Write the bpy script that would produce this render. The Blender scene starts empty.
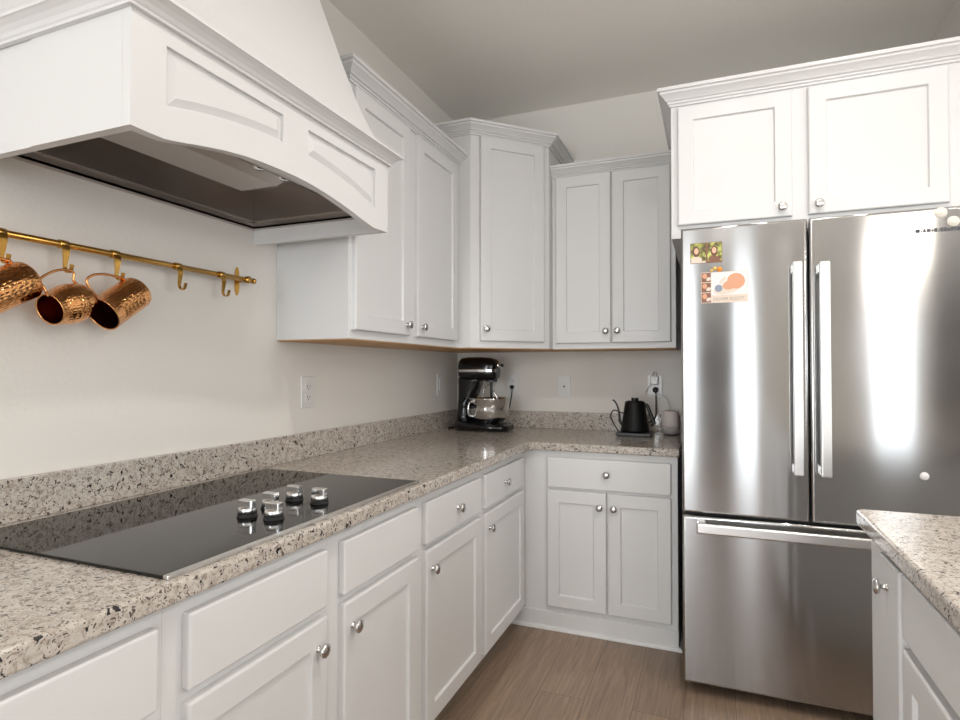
import bpy, bmesh, math, random
from mathutils import Vector, Matrix

random.seed(7)
PI = math.pi
C = bpy.context.scene.collection
S = bpy.context.scene

# ------------------------------------------------------------------ camera
cam_d = bpy.data.cameras.new('camera')
cam = bpy.data.objects.new('camera', cam_d)
C.objects.link(cam)
cam.location = (1.545, -3.458, 1.273)
cam.rotation_euler = (math.radians(90.935), 0, math.radians(21.855))
cam_d.sensor_width = 36
cam_d.sensor_fit = 'HORIZONTAL'
cam_d.lens = 578.8 / 960 * 36
cam_d.clip_start = 0.02
S.camera = cam

# ------------------------------------------------------------------ world, exposure, daylight
S.view_settings.view_transform = 'Standard'
S.view_settings.look = 'None'
S.view_settings.gamma = 1
S.view_settings.use_curve_mapping = False
S.view_settings.exposure = -0.10

w = bpy.data.worlds.new('sky')
S.world = w
w.use_nodes = True
bg = w.node_tree.nodes['Background']
bg.inputs[0].default_value = (0.85, 0.93, 1.0, 1)
bg.inputs[1].default_value = 1.5

def area(name, loc, rot, sx, sy, power, col=(1, 1, 1), spread=180):
    l = bpy.data.lights.new(name, 'AREA')
    l.shape = 'RECTANGLE'
    l.size = sx
    l.size_y = sy
    l.energy = power
    l.color = col
    l.spread = math.radians(spread)
    o = bpy.data.objects.new(name, l)
    C.objects.link(o)
    o.location = loc
    o.rotation_euler = rot
    return o

# (x0, x1, z0, z1) of the windows in the far wall behind the camera, y = YF
YF = -7.0
WIN = [(0.15, 0.90, 0.25, 2.55, 50), (1.12, 1.40, 0.02, 2.6, 14), (1.78, 2.08, 0.02, 2.6, 14), (3.30, 3.86, 0.02, 2.6, 14), (4.75, 5.45, 0.25, 2.55, 30)]  # inner ones give the fridge streaks; outer pair added as fill light
for (x0, x1, z0, z1, pw) in WIN:
    area('window_fill_light', ((x0 + x1) / 2, YF - 0.06, (z0 + z1) / 2), (PI / 2, 0, 0), x1 - x0, z1 - z0,
         (x1 - x0) * (z1 - z0) * pw, (0.93, 0.97, 1.0))
# unseen glazed side of the dining area, added as side light, x = XE
XE = 5.6
WINE = [(-5.9, -4.3, 0.5, 2.4), (-3.6, -2.0, 0.5, 2.4)]
for (y0, y1, z0, z1) in WINE:
    area('window_fill_light', (XE + 0.06, (y0 + y1) / 2, (z0 + z1) / 2), (0, PI / 2, 0), z1 - z0, y1 - y0,
         (y1 - y0) * (z1 - z0) * 9, (0.95, 0.98, 1.0))
# unseen recessed ceiling lights, some added as fill (their lamps are built with the fixtures below)
CANS = [(2.1, -1.6, 4), (1.6, -2.1, 12), (3.6, -3.1, 16), (2.2, -5.0, 6), (4.2, -5.2, 6), (4.0, -1.2, 14)]
CZ = 2.885

# ------------------------------------------------------------------ materials
def lin(c):
    return tuple(((v / 255) / 12.92 if v / 255 <= 0.04045 else ((v / 255 + 0.055) / 1.055) ** 2.4) for v in c) + (1,)

def mat(name, col, rough=0.5, metal=0.0, **kw):
    m = bpy.data.materials.new(name)
    m.use_nodes = True
    b = m.node_tree.nodes['Principled BSDF']
    b.inputs['Base Color'].default_value = col if len(col) == 4 else tuple(col) + (1,)
    b.inputs['Roughness'].default_value = rough
    b.inputs['Metallic'].default_value = metal
    for k, v in kw.items():
        b.inputs[k].default_value = v
    return m

def nt(m):
    return m.node_tree.nodes, m.node_tree.links, m.node_tree.nodes['Principled BSDF']

def coords(n, l, scale=(1, 1, 1)):
    g = n.new('ShaderNodeNewGeometry')
    mp = n.new('ShaderNodeMapping')
    mp.inputs['Scale'].default_value = scale
    l.new(g.outputs['Position'], mp.inputs['Vector'])
    return mp.outputs[0]

def bump(m, scale, strength, dist=0.002, vec=None, detail=3, st=(1, 1, 1)):
    n, l, b = nt(m)
    no = n.new('ShaderNodeTexNoise')
    no.inputs['Scale'].default_value = scale
    no.inputs['Detail'].default_value = detail
    l.new(coords(n, l, st), no.inputs['Vector'])
    bp = n.new('ShaderNodeBump')
    bp.inputs['Strength'].default_value = strength
    bp.inputs['Distance'].default_value = dist
    l.new(no.outputs['Fac'], bp.inputs['Height'])
    l.new(bp.outputs[0], b.inputs['Normal'])
    return m

M = {}
M['wall'] = bump(mat('wall_paint', (0.73, 0.70, 0.655), 0.75), 90, 0.25)
M['ceiling'] = bump(mat('ceiling_paint', (0.90, 0.87, 0.82), 0.8), 60, 0.35, 0.003)
M['white'] = bump(mat('white_cabinet_paint', (0.66, 0.655, 0.65), 0.38), 12, 0.05)
M['trim'] = mat('white_trim_paint', (0.82, 0.81, 0.80), 0.4)
M['plastic'] = mat('white_plastic', (0.70, 0.69, 0.675), 0.3)
M['black_gloss'] = mat('gloss_black_enamel', (0.004, 0.004, 0.005), 0.16)
M['black'] = mat('satin_black', (0.004, 0.004, 0.0045), 0.35)
M['kettle'] = mat('matte_black_coating', (0.004, 0.004, 0.004), 0.5, **{'Specular IOR Level': 0.25})
M['rubber'] = mat('black_rubber', (0.01, 0.01, 0.01), 0.6)
M['dark_grey'] = mat('dark_grey_metal', (0.06, 0.06, 0.065), 0.45, 0.3)
M['chrome'] = mat('polished_chrome', (0.75, 0.75, 0.75), 0.12, 1.0)
M['nickel'] = mat('satin_nickel', (0.62, 0.61, 0.60), 0.22, 1.0)
M['glass_black'] = mat('black_ceramic_glass', (0.003, 0.003, 0.003), 0.04, **{'IOR': 1.45, 'Specular IOR Level': 0.4})
M['brass'] = bump(mat('brushed_brass', (0.62, 0.36, 0.09), 0.25, 1.0), 300, 0.05)
M['slot'] = mat('dark_slot', (0.03, 0.03, 0.03), 0.6)
M['wood_under'] = mat('maple_plywood', (0.50, 0.27, 0.09), 0.5)
M['liner'] = bump(mat('hood_stainless_steel', (0.50, 0.46, 0.43), 0.34, 1.0), 8, 0.1, st=(1, 30, 30))
M['lightdisc'] = mat('lit_diffuser', (1, 1, 1), 0.5)
n, l, b = nt(M['lightdisc'])
b.inputs['Emission Color'].default_value = (1, 0.93, 0.84, 1)
b.inputs['Emission Strength'].default_value = 6

# hammered copper
def copper():
    m = mat('hammered_copper', (0.90, 0.44, 0.17), 0.15, 1.0)
    n, l, b = nt(m)
    tc = n.new('ShaderNodeTexCoord')
    mp = n.new('ShaderNodeMapping')
    mp.inputs['Scale'].default_value = (22, 11, 1)
    l.new(tc.outputs['UV'], mp.inputs[0])
    v = n.new('ShaderNodeTexVoronoi')
    v.inputs['Scale'].default_value = 2.0
    v.inputs['Randomness'].default_value = 0.45
    l.new(mp.outputs[0], v.inputs['Vector'])
    mr = n.new('ShaderNodeMapRange')
    mr.inputs['From Max'].default_value = 0.6
    l.new(v.outputs['Distance'], mr.inputs[0])
    bp = n.new('ShaderNodeBump')
    bp.inputs['Strength'].default_value = 0.45
    bp.inputs['Distance'].default_value = 0.002
    l.new(mr.outputs[0], bp.inputs['Height'])
    l.new(bp.outputs[0], b.inputs['Normal'])
    return m
M['copper'] = copper()
M['copper_in'] = mat('dark_copper_lining', (0.28, 0.07, 0.035), 0.3, 1.0)
M['copper_wire'] = mat('copper_handle', (0.80, 0.40, 0.16), 0.2, 1.0)

# granite
def granite():
    m = mat('speckled_beige_granite', (0.6, 0.52, 0.44), 0.12)
    n, l, b = nt(m)
    co = coords(n, l)
    # slight warp
    nw = n.new('ShaderNodeTexNoise'); nw.inputs['Scale'].default_value = 55; nw.inputs['Detail'].default_value = 2
    l.new(co, nw.inputs['Vector'])
    mx = n.new('ShaderNodeMixRGB'); mx.blend_type = 'LINEAR_LIGHT'; mx.inputs[0].default_value = 0.02
    l.new(co, mx.inputs[1]); l.new(nw.outputs['Color'], mx.inputs[2])
    W = mx.outputs[0]
    n1 = n.new('ShaderNodeTexNoise'); n1.inputs['Scale'].default_value = 60; n1.inputs['Detail'].default_value = 5; n1.inputs['Roughness'].default_value = 0.65
    l.new(W, n1.inputs['Vector'])
    r1 = n.new('ShaderNodeValToRGB')
    e = r1.color_ramp.elements
    e[0].position = 0.28; e[0].color = (0.25, 0.20, 0.165, 1)
    e[1].position = 0.72; e[1].color = (0.575, 0.53, 0.475, 1)
    x = e.new(0.41); x.color = (0.40, 0.35, 0.30, 1)
    x = e.new(0.50); x.color = (0.49, 0.445, 0.395, 1)
    l.new(n1.outputs['Fac'], r1.inputs[0])
    cur = r1.outputs[0]
    def specks(scale, thr, keep, col, cur, seed):
        mp = n.new('ShaderNodeMapping'); mp.inputs['Location'].default_value = (seed, seed * 1.7, seed * .3)
        mp.inputs['Rotation'].default_value = (0.3, 0.2, seed)
        l.new(W, mp.inputs[0])
        v = n.new('ShaderNodeTexVoronoi'); v.inputs['Scale'].default_value = scale
        l.new(mp.outputs[0], v.inputs['Vector'])
        sep = n.new('ShaderNodeSeparateColor'); l.new(v.outputs['Color'], sep.inputs[0])
        # radius varies with the cell
        ra = n.new('ShaderNodeMath'); ra.operation = 'MULTIPLY'; ra.inputs[1].default_value = thr
        l.new(sep.outputs[1], ra.inputs[0])
        lt = n.new('ShaderNodeMath'); lt.operation = 'LESS_THAN'
        l.new(v.outputs['Distance'], lt.inputs[0]); l.new(ra.outputs[0], lt.inputs[1])
        k = n.new('ShaderNodeMath'); k.operation = 'LESS_THAN'; k.inputs[1].default_value = keep
        l.new(sep.outputs[0], k.inputs[0])
        mu = n.new('ShaderNodeMath'); mu.operation = 'MULTIPLY'
        l.new(lt.outputs[0], mu.inputs[0]); l.new(k.outputs[0], mu.inputs[1])
        mm = n.new('ShaderNodeMixRGB'); mm.inputs[2].default_value = col
        l.new(mu.outputs[0], mm.inputs[0]); l.new(cur, mm.inputs[1])
        return mm.outputs[0]
    cur = specks(120, 0.60, 0.32, (0.30, 0.245, 0.205, 1), cur, 1.3)
    cur = specks(260, 0.62, 0.36, (0.17, 0.135, 0.115, 1), cur, 7.7)
    cur = specks(150, 0.62, 0.32, (0.085, 0.07, 0.062, 1), cur, 4.1)
    cur = specks(105, 0.62, 0.12, (0.025, 0.022, 0.024, 1), cur, 9.2)
    l.new(cur, b.inputs['Base Color'])
    return m
M['granite'] = granite()

# brushed stainless of the fridge
def steel():
    m = mat('brushed_stainless', (0.44, 0.44, 0.442), 0.30, 1.0)
    n, l, b = nt(m)
    b.inputs['Anisotropic'].default_value = 1.0
    b.inputs['Roughness'].default_value = 0.24
    tg = n.new('ShaderNodeCombineXYZ')
    tg.inputs[2].default_value = 1.0
    l.new(tg.outputs[0], b.inputs['Tangent'])
    no = n.new('ShaderNodeTexNoise'); no.inputs['Scale'].default_value = 1.0; no.inputs['Detail'].default_value = 0
    l.new(coords(n, l, (5, 1, 0.5)), no.inputs['Vector'])
    bp = n.new('ShaderNodeBump'); bp.inputs['Strength'].default_value = 0.12; bp.inputs['Distance'].default_value = 0.01
    l.new(no.outputs['Fac'], bp.inputs['Height'])
    l.new(bp.outputs[0], b.inputs['Normal'])
    # faint wiped smears in the polish
    n2 = n.new('ShaderNodeTexNoise'); n2.inputs['Scale'].default_value = 5; n2.inputs['Detail'].default_value = 5
    l.new(coords(n, l), n2.inputs['Vector'])
    mr = n.new('ShaderNodeMapRange'); mr.inputs['To Min'].default_value = 0.12; mr.inputs['To Max'].default_value = 0.17
    l.new(n2.outputs['Fac'], mr.inputs[0]); l.new(mr.outputs[0], b.inputs['Roughness'])
    return m
M['steel'] = steel()
M['steel_handle'] = mat('satin_stainless_handle', (0.72, 0.71, 0.70), 0.28, 1.0)

# wood plank floor, planks run along y
def floor_mat():
    m = mat('oak_vinyl_plank', (0.3, 0.22, 0.16), 0.30)
    n, l, b = nt(m)
    g = n.new('ShaderNodeNewGeometry')
    sep = n.new('ShaderNodeSeparateXYZ'); l.new(g.outputs['Position'], sep.inputs[0])
    cb = n.new('ShaderNodeCombineXYZ')
    l.new(sep.outputs[1], cb.inputs[0]); l.new(sep.outputs[0], cb.inputs[1])
    br = n.new('ShaderNodeTexBrick')
    br.inputs['Scale'].default_value = 1.0
    br.inputs['Brick Width'].default_value = 1.22
    br.inputs['Row Height'].default_value = 0.18
    br.inputs['Mortar Size'].default_value = 0.0012
    br.inputs['Mortar Smooth'].default_value = 0.4
    br.offset = 0.37
    br.inputs['Color1'].default_value = (0.0, 0, 0, 1)
    br.inputs['Color2'].default_value = (1, 1, 1, 1)
    br.inputs['Mortar'].default_value = (0.5, 0.5, 0.5, 1)
    l.new(cb.outputs[0], br.inputs['Vector'])
    # grain: stretched noise, shifted per plank
    mp = n.new('ShaderNodeMapping'); mp.inputs['Scale'].default_value = (3.0, 55, 1)
    l.new(cb.outputs[0], mp.inputs[0])
    ad = n.new('ShaderNodeVectorMath'); ad.operation = 'ADD'
    sc = n.new('ShaderNodeVectorMath'); sc.operation = 'SCALE'; sc.inputs['Scale'].default_value = 9
    l.new(br.outputs['Color'], sc.inputs[0]); l.new(mp.outputs[0], ad.inputs[0]); l.new(sc.outputs[0], ad.inputs[1])
    no = n.new('ShaderNodeTexNoise'); no.inputs['Scale'].default_value = 1.3; no.inputs['Detail'].default_value = 6; no.inputs['Distortion'].default_value = 1.2
    l.new(ad.outputs[0], no.inputs['Vector'])
    r = n.new('ShaderNodeValToRGB'); e = r.color_ramp.elements
    e[0].position = 0.3; e[0].color = (0.19, 0.133, 0.095, 1)
    e[1].position = 0.7; e[1].color = (0.31, 0.218, 0.152, 1)
    x = e.new(0.5); x.color = (0.25, 0.172, 0.118, 1)
    l.new(no.outputs['Fac'], r.inputs[0])
    hs = n.new('ShaderNodeHueSaturation')
    mr = n.new('ShaderNodeMapRange'); mr.inputs['To Min'].default_value = 0.86; mr.inputs['To Max'].default_value = 1.10
    l.new(br.outputs['Color'], mr.inputs[0]); l.new(mr.outputs[0], hs.inputs['Value'])
    l.new(r.outputs[0], hs.inputs['Color'])
    mx = n.new('ShaderNodeMixRGB'); mx.inputs[2].default_value = (0.09, 0.06, 0.04, 1)
    l.new(br.outputs['Fac'], mx.inputs[0]); l.new(hs.outputs[0], mx.inputs[1])
    l.new(mx.outputs[0], b.inputs['Base Color'])
    return m
M['floor'] = floor_mat()
M['cream'] = mat('cream_glazed_disc', (0.70, 0.66, 0.58), 0.25)

# ------------------------------------------------------------------ geometry helpers
def nb():
    return bmesh.new()

def box(bm, x0, x1, y0, y1, z0, z1, bev=0.0, seg=2, mi=0):
    x0, x1 = sorted((x0, x1)); y0, y1 = sorted((y0, y1)); z0, z1 = sorted((z0, z1))
    t = bmesh.new()
    r = bmesh.ops.create_cube(t, size=1)
    for v in t.verts:
        v.co = Vector(((v.co.x + .5) * (x1 - x0) + x0, (v.co.y + .5) * (y1 - y0) + y0, (v.co.z + .5) * (z1 - z0) + z0))
    if bev:
        bmesh.ops.bevel(t, geom=t.edges[:], offset=min(bev, .45 * min(x1 - x0, y1 - y0, z1 - z0)), segments=seg, affect='EDGES', profile=.5)
    merge(bm, t, mi)

def merge(bm, t, mi=None, mtx=None):
    mp = {}
    for v in t.verts:
        mp[v] = bm.verts.new(mtx @ v.co if mtx else v.co)
    uvt = t.loops.layers.uv.active
    uvb = bm.loops.layers.uv.verify() if uvt else None
    for f in t.faces:
        try:
            nf = bm.faces.new([mp[v] for v in f.verts])
        except ValueError:
            continue
        nf.smooth = f.smooth
        nf.material_index = f.material_index if mi is None else mi
        if uvt:
            for a, c in zip(nf.loops, f.loops):
                a[uvb].uv = c[uvt].uv
    t.free()

def prism(bm, pts, z0, z1, bev=0.0, mi=0, seg=2):
    """pts: xy outline"""
    t = bmesh.new()
    a = [t.verts.new((p[0], p[1], z0)) for p in pts]
    c = [t.verts.new((p[0], p[1], z1)) for p in pts]
    n_ = len(pts)
    t.faces.new(a[::-1]); t.faces.new(c)
    for i in range(n_):
        t.faces.new((a[i], a[(i + 1) % n_], c[(i + 1) % n_], c[i]))
    bmesh.ops.recalc_face_normals(t, faces=t.faces[:])
    if bev:
        ed = [e for e in t.edges if len(e.link_faces) == 2 and (abs(e.verts[0].co.z - e.verts[1].co.z) < 1e-6)]
        bmesh.ops.bevel(t, geom=ed, offset=bev, segments=seg, affect='EDGES', profile=.5)
    merge(bm, t, mi)

def basis(ax):
    ax = Vector(ax).normalized()
    a = Vector((0, 0, 1)) if abs(ax.z) < .9 else Vector((1, 0, 0))
    u = a.cross(ax).normalized()
    return u, ax.cross(u), ax

def lathe(bm, prof, origin, axis=(0, 0, 1), seg=32, mi=0, smooth=True, mis=None):
    """prof: (r, h) along axis"""
    u, v, a = basis(axis)
    o = Vector(origin)
    uvl = bm.loops.layers.uv.verify()
    rings = []
    for (r, h) in prof:
        if r < 1e-6:
            rings.append([bm.verts.new(o + a * h)])
        else:
            rings.append([bm.verts.new(o + a * h + (u * math.cos(t) + v * math.sin(t)) * r) for t in [2 * PI * i / seg for i in range(seg)]])
    for k in range(len(rings) - 1):
        A, B = rings[k], rings[k + 1]
        for i in range(seg):
            j = (i + 1) % seg
            if len(A) == 1 and len(B) == 1:
                continue
            if len(A) == 1:
                f = bm.faces.new((A[0], B[j], B[i])); uvs = [(i / seg, k), (j / seg, k + 1), (i / seg, k + 1)]
            elif len(B) == 1:
                f = bm.faces.new((A[i], A[j], B[0])); uvs = [(i / seg, k), ((i + 1) / seg, k), (i / seg, k + 1)]
            else:
                f = bm.faces.new((A[i], A[j], B[j], B[i])); uvs = [(i / seg, k), ((i + 1) / seg, k), ((i + 1) / seg, k + 1), (i / seg, k + 1)]
            N = len(rings) - 1
            for lp, q in zip(f.loops, uvs):
                lp[uvl].uv = (q[0], q[1] / N)
            f.smooth = smooth
            f.material_index = mis[k] if mis else mi

def tube(bm, pts, r, seg=12, mi=0, cap=True, flat=None):
    pts = [Vector(p) for p in pts]
    rs = r if isinstance(r, (list, tuple)) else [r] * len(pts)
    rings = []
    u = None
    for i, p in enumerate(pts):
        if i == 0: t = pts[1] - pts[0]
        elif i == len(pts) - 1: t = pts[-1] - pts[-2]
        else: t = (pts[i + 1] - p).normalized() + (p - pts[i - 1]).normalized()
        t.normalize()
        if u is None:
            u, v, _ = basis(t)
        else:
            u = (u - t * u.dot(t)).normalized()
            v = t.cross(u)
        rings.append([bm.verts.new(p + (u * math.cos(a) + v * math.sin(a) * (flat or 1)) * rs[i]) for a in [2 * PI * k / seg for k in range(seg)]])
    for A, B in zip(rings, rings[1:]):
        for i in range(seg):
            f = bm.faces.new((A[i], A[(i + 1) % seg], B[(i + 1) % seg], B[i])); f.smooth = True; f.material_index = mi
    if cap:
        for R, o in ((rings[0], -1), (rings[-1], 1)):
            f = bm.faces.new(R if o > 0 else R[::-1]); f.material_index = mi

def spline(pts, k=8):
    pts = [Vector(p) for p in pts]
    P = [pts[0]] + pts + [pts[-1]]
    out = []
    for i in range(1, len(P) - 2):
        a, b_, c, d = P[i - 1], P[i], P[i + 1], P[i + 2]
        for j in range(k):
            t = j / k
            out.append(.5 * ((2 * b_) + (c - a) * t + (2 * a - 5 * b_ + 4 * c - d) * t * t + (3 * b_ - a - 3 * c + d) * t ** 3))
    out.append(pts[-1])
    return out

def sweep(bm, path, prof, mi=0, closed=False):
    """moulding: path = list of xy at the cabinet face going so that the outside is to the RIGHT; prof = (out, z)"""
    n_ = len(path)
    P = [Vector((p[0], p[1])) for p in path]
    rows = []
    for i in range(n_):
        d0 = (P[i] - P[i - 1]).normalized() if i > 0 else None
        d1 = (P[i + 1] - P[i]).normalized() if i < n_ - 1 else None
        if d0 is None: d0 = d1
        if d1 is None: d1 = d0
        n0 = Vector((d0.y, -d0.x)); n1 = Vector((d1.y, -d1.x))
        m_ = (n0 + n1)
        m_ = m_ / (m_.length_squared / 2) if m_.length > 1e-6 else n0
        rows.append([bm.verts.new((P[i].x + m_.x * o, P[i].y + m_.y * o, z)) for (o, z) in prof])
    k = len(prof)
    for A, B in zip(rows, rows[1:]):
        for j in range(k):
            f = bm.faces.new((A[j], A[(j + 1) % k], B[(j + 1) % k], B[j])); f.material_index = mi
    bm.faces.new(rows[0]); bm.faces.new(rows[-1][::-1])

def loft(bm, secs, axis='x', seg=28, e=2.6, mi=0):
    """secs: (t, cy, cz, hy, hz) along x, superellipse sections"""
    rings = []
    for (t, a, b_, ha, hb) in secs:
        R = []
        for i in range(seg):
            th = 2 * PI * i / seg
            c_, s_ = math.cos(th), math.sin(th)
            p = ha * math.copysign(abs(c_) ** (2 / e), c_); q = hb * math.copysign(abs(s_) ** (2 / e), s_)
            if axis == 'x': co = (t, a + p, b_ + q)
            elif axis == 'z': co = (a + p, b_ + q, t)
            else: co = (a + p, t, b_ + q)
            R.append(bm.verts.new(co))
        rings.append(R)
    fs = []
    for A, B in zip(rings, rings[1:]):
        for i in range(seg):
            f = bm.faces.new((A[i], A[(i + 1) % seg], B[(i + 1) % seg], B[i])); f.smooth = True; fs.append(f)
    fs.append(bm.faces.new(rings[0][::-1])); fs.append(bm.faces.new(rings[-1]))
    for f in fs: f.material_index = mi

def wloc(o):
    v = Vector((0, 0, 0))
    while o is not None:
        v += o.location
        o = o.parent
    return v

def obj(name, bm, m, parent=None, label=None, org=None, fix=True):
    if fix:
        bmesh.ops.recalc_face_normals(bm, faces=bm.faces[:])
    o = bpy.data.objects.new(name, bpy.data.meshes.new(name))
    off = wloc(parent) if parent else Vector(org or (0, 0, 0))
    if not parent:
        o.location = off
    for v in bm.verts:
        v.co -= off
    bm.to_mesh(o.data); bm.free()
    for k in (m if isinstance(m, (list, tuple)) else [m]):
        o.data.materials.append(M[k])
    C.objects.link(o)
    if parent: o.parent = parent
    if label: o['label'] = label
    return o

def thing(name, label, cat, loc, group=None):
    o = bpy.data.objects.new(name, None)
    C.objects.link(o)
    o.location = loc
    o.empty_display_size = 0.05
    o['label'] = label; o['category'] = cat
    if group: o['group'] = group
    return o

def tag(o, label, cat, group=None):
    o['label'] = label; o['category'] = cat
    if group: o['group'] = group
    return o

def struct(name, bm, m):
    o = obj(name, bm, m)
    o['kind'] = 'structure'
    return o

def addbox(*a, **k):
    bm = nb(); box(bm, *a, **k); return bm

# ------------------------------------------------------------------ room shell
FRY = YF - 0.15
struct('floor', addbox(-0.15, XE + .15, FRY, 0.15, -0.1, 0), 'floor')
struct('ceiling', addbox(-0.15, XE + .15, FRY, 0.15, CZ, CZ + 0.1), 'ceiling')
struct('wall_left', addbox(-0.15, 0, FRY, 0.15, 0, CZ), 'wall')
struct('wall_back', addbox(0, XE, 0, 0.15, 0, CZ), 'wall')
struct('wall_right', addbox(2.547, 2.66, -1.0, 0, 0, CZ), 'wall')

def holed_wall(name, axis, c0, c1, a0, a1, wins):
    bm = nb()
    def B(u0, u1, z0, z1):
        if u1 - u0 < 1e-4 or z1 - z0 < 1e-4: return
        if axis == 'y': box(bm, u0, u1, c0, c1, z0, z1)
        else: box(bm, c0, c1, u0, u1, z0, z1)
    cur = a0
    for (u0, u1, z0, z1) in sorted(wins):
        B(cur, u0, 0, CZ); B(u0, u1, 0, z0); B(u0, u1, z1, CZ); cur = u1
    B(cur, a1, 0, CZ)
    return struct(name, bm, 'wall')
holed_wall('wall_front', 'y', FRY, YF, 0, XE, [w_[:4] for w_ in WIN])
holed_wall('wall_side', 'x', XE, XE + .15, FRY, 0.15, WINE)
k = 1
for (x0, x1, z0, z1, pw) in WIN:
    bm = nb()
    for (a, b_, c_, d) in ((x0, x0 + .02, z0, z1), (x1 - .02, x1, z0, z1), (x0, x1, z0, z0 + .03), (x0, x1, z1 - .03, z1)):
        box(bm, a, b_, YF - .05, YF + .02, c_, d)
    struct('window_%d' % k, bm, 'trim'); k += 1
for (y0, y1, z0, z1) in WINE:
    bm = nb()
    for (a, b_, c_, d) in ((y0, y0 + .04, z0, z1), (y1 - .04, y1, z0, z1), (y0, y1, z0, z0 + .04), (y0, y1, z1 - .04, z1), ((y0 + y1) / 2 - .02, (y0 + y1) / 2 + .02, z0, z1)):
        box(bm, XE - .02, XE + .05, a, b_, c_, d)
    struct('window_%d' % k, bm, 'trim'); k += 1

M['door'] = mat('dark_reflection_door', (0.045, 0.035, 0.03), 0.4)  # unseen doors added so the fridge reflects dark bands
for k, (x0, x1) in enumerate(((1.42, 1.76), (4.0, 4.65))):
    bm = nb(); box(bm, x0, x1, YF, YF + .03, 0, 2.45)
    for zz in (.15, 1.25): box(bm, x0 + .07, x1 - .07, YF + .03, YF + .036, zz, zz + .95, .004)
    struct('added_dark_door_%d' % (k + 1), bm, 'door')

def can_light(x, y, power):
    bm = nb()
    lathe(bm, [(.055, -.001), (.075, -.001), (.08, -.006), (.078, -.010), (.058, -.010), (.055, -.002)], (x, y, CZ), seg=32)
    r = tag(obj('recessed_light', bm, 'trim', org=(x, y, CZ)), 'unseen round white recessed ceiling light over the kitchen and dining floor', 'ceiling light', 'recessed ceiling lights')
    bm = nb()
    lathe(bm, [(0, -.004), (.054, -.004), (.054, -.001)], (x, y, CZ), seg=24)
    obj('diffuser', bm, 'lightdisc', r)
    l = bpy.data.lights.new('recessed_lamp', 'AREA')
    l.shape = 'DISK'; l.size = .11; l.energy = power; l.color = (1.0, 0.96, 0.92); l.spread = math.radians(150)
    o = bpy.data.objects.new('recessed_lamp', l); C.objects.link(o)
    o.location = (x, y, CZ - .013)
for c_ in CANS: can_light(*c_)

M['globe'] = mat('fill_pendant_glow', (0.9, 0.88, 0.85), 0.3)  # glow of pendants out of view, added to brighten the ceiling
n, l, b = nt(M['globe'])
b.inputs['Emission Color'].default_value = (1, 0.91, 0.80, 1)
b.inputs['Emission Strength'].default_value = 24
for (gx, gy, lb) in ((2.62, -2.60, 'added opal globe pendant out of view over the island, nearer the refrigerator'), (2.62, -3.30, 'added opal globe pendant out of view over the near end of the island')):
    t = thing('added_pendant_light', lb, 'added fill light', (gx, gy, CZ), 'added globe pendants over the island')
    bm = nb(); lathe(bm, [(0, 0), (.06, 0), (.06, -.018), (.05, -.025), (0, -.025)], (gx, gy, CZ - .0003), seg=28); obj('canopy', bm, 'dark_grey', t)
    bm = nb(); tube(bm, [(gx, gy, CZ - .02), (gx, gy, 2.16)], .003, 8); obj('cord', bm, 'black', t)
    bm = nb(); lathe(bm, [(0, .16), (.02, .16), (.03, .135), (.045, .112), (0, .112)], (gx, gy, 2.02), seg=24); obj('cap', bm, 'dark_grey', t)
    bm = nb(); lathe(bm, [(.10 * math.sin(PI * i / 16), -.10 * math.cos(PI * i / 16)) for i in range(17)], (gx, gy, 2.04), seg=32); obj('glass_globe', bm, 'globe', t)

# ------------------------------------------------------------------ cabinet parts
class Frame:
    """local (u along, v up, w outward) -> world"""
    def __init__(s, o, du, dw):
        s.o = Vector(o); s.du = Vector(du); s.dw = Vector(dw)
    def p(s, u, v, w_):
        return s.o + s.du * u + Vector((0, 0, v)) + s.dw * w_
    def m(s):
        return Matrix((
            (s.du.x, 0, s.dw.x, s.o.x), (s.du.y, 0, s.dw.y, s.o.y), (0, 1, 0, s.o.z), (0, 0, 0, 1)))

def fbox(bm, F, u0, u1, v0, v1, w0, w1, bev=0.0, seg=2):
    t = bmesh.new(); box(t, u0, u1, v0, v1, w0, w1, bev, seg)
    merge(bm, t, None, F.m())

def shaker(F, u0, u1, v0, v1, st=0.058, th=0.02, dep=0.009, rail=None, parent=None, name='door', sl=0.004):
    """door with stiles and rails round a recessed panel"""
    rail = rail or st
    bm = nb()
    def ring(du, dv, w_):
        return [bm.verts.new(F.p(a, b_, w_)) for a, b_ in ((u0 + du, v0 + dv), (u1 - du, v0 + dv), (u1 - du, v1 - dv), (u0 + du, v1 - dv))]
    R = [ring(0, 0, 0), ring(0, 0, th - .005), ring(.0015, .0015, th - .0016), ring(.005, .005, th), ring(st, rail, th), ring(st + .0012, rail + .0012, th - .001),
         ring(st + sl, rail + sl, th - dep), ring(st + sl + .0025, rail + sl + .0025, th - dep)]
    for A, B in zip(R, R[1:]):
        for i in range(4):
            bm.faces.new((A[i], A[(i + 1) % 4], B[(i + 1) % 4], B[i]))
    bm.faces.new(R[-1]); bm.faces.new(R[0][::-1])
    return obj(name, bm, 'white', parent)

def slab(F, u0, u1, v0, v1, parent, th=0.02, name='drawer_front'):
    bm = nb()
    fbox(bm, F, u0, u1, v0, v1, -.002, th, .0055, 3)
    return obj(name, bm, 'white', parent)

def knob(F, u, v, w_, parent):
    bm = nb()
    lathe(bm, [(0, 0), (.0085, 0), (.0085, .002), (.0058, .004), (.005, .010), (.0065, .014), (.0155, .017), (.0168, .020), (.0160, .0235), (.011, .0262), (.005, .0275), (0, .028)],
          F.p(u, v, w_), F.dw, seg=24)
    return obj('knob', bm, 'nickel', parent, 'small round brushed nickel knob')

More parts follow.
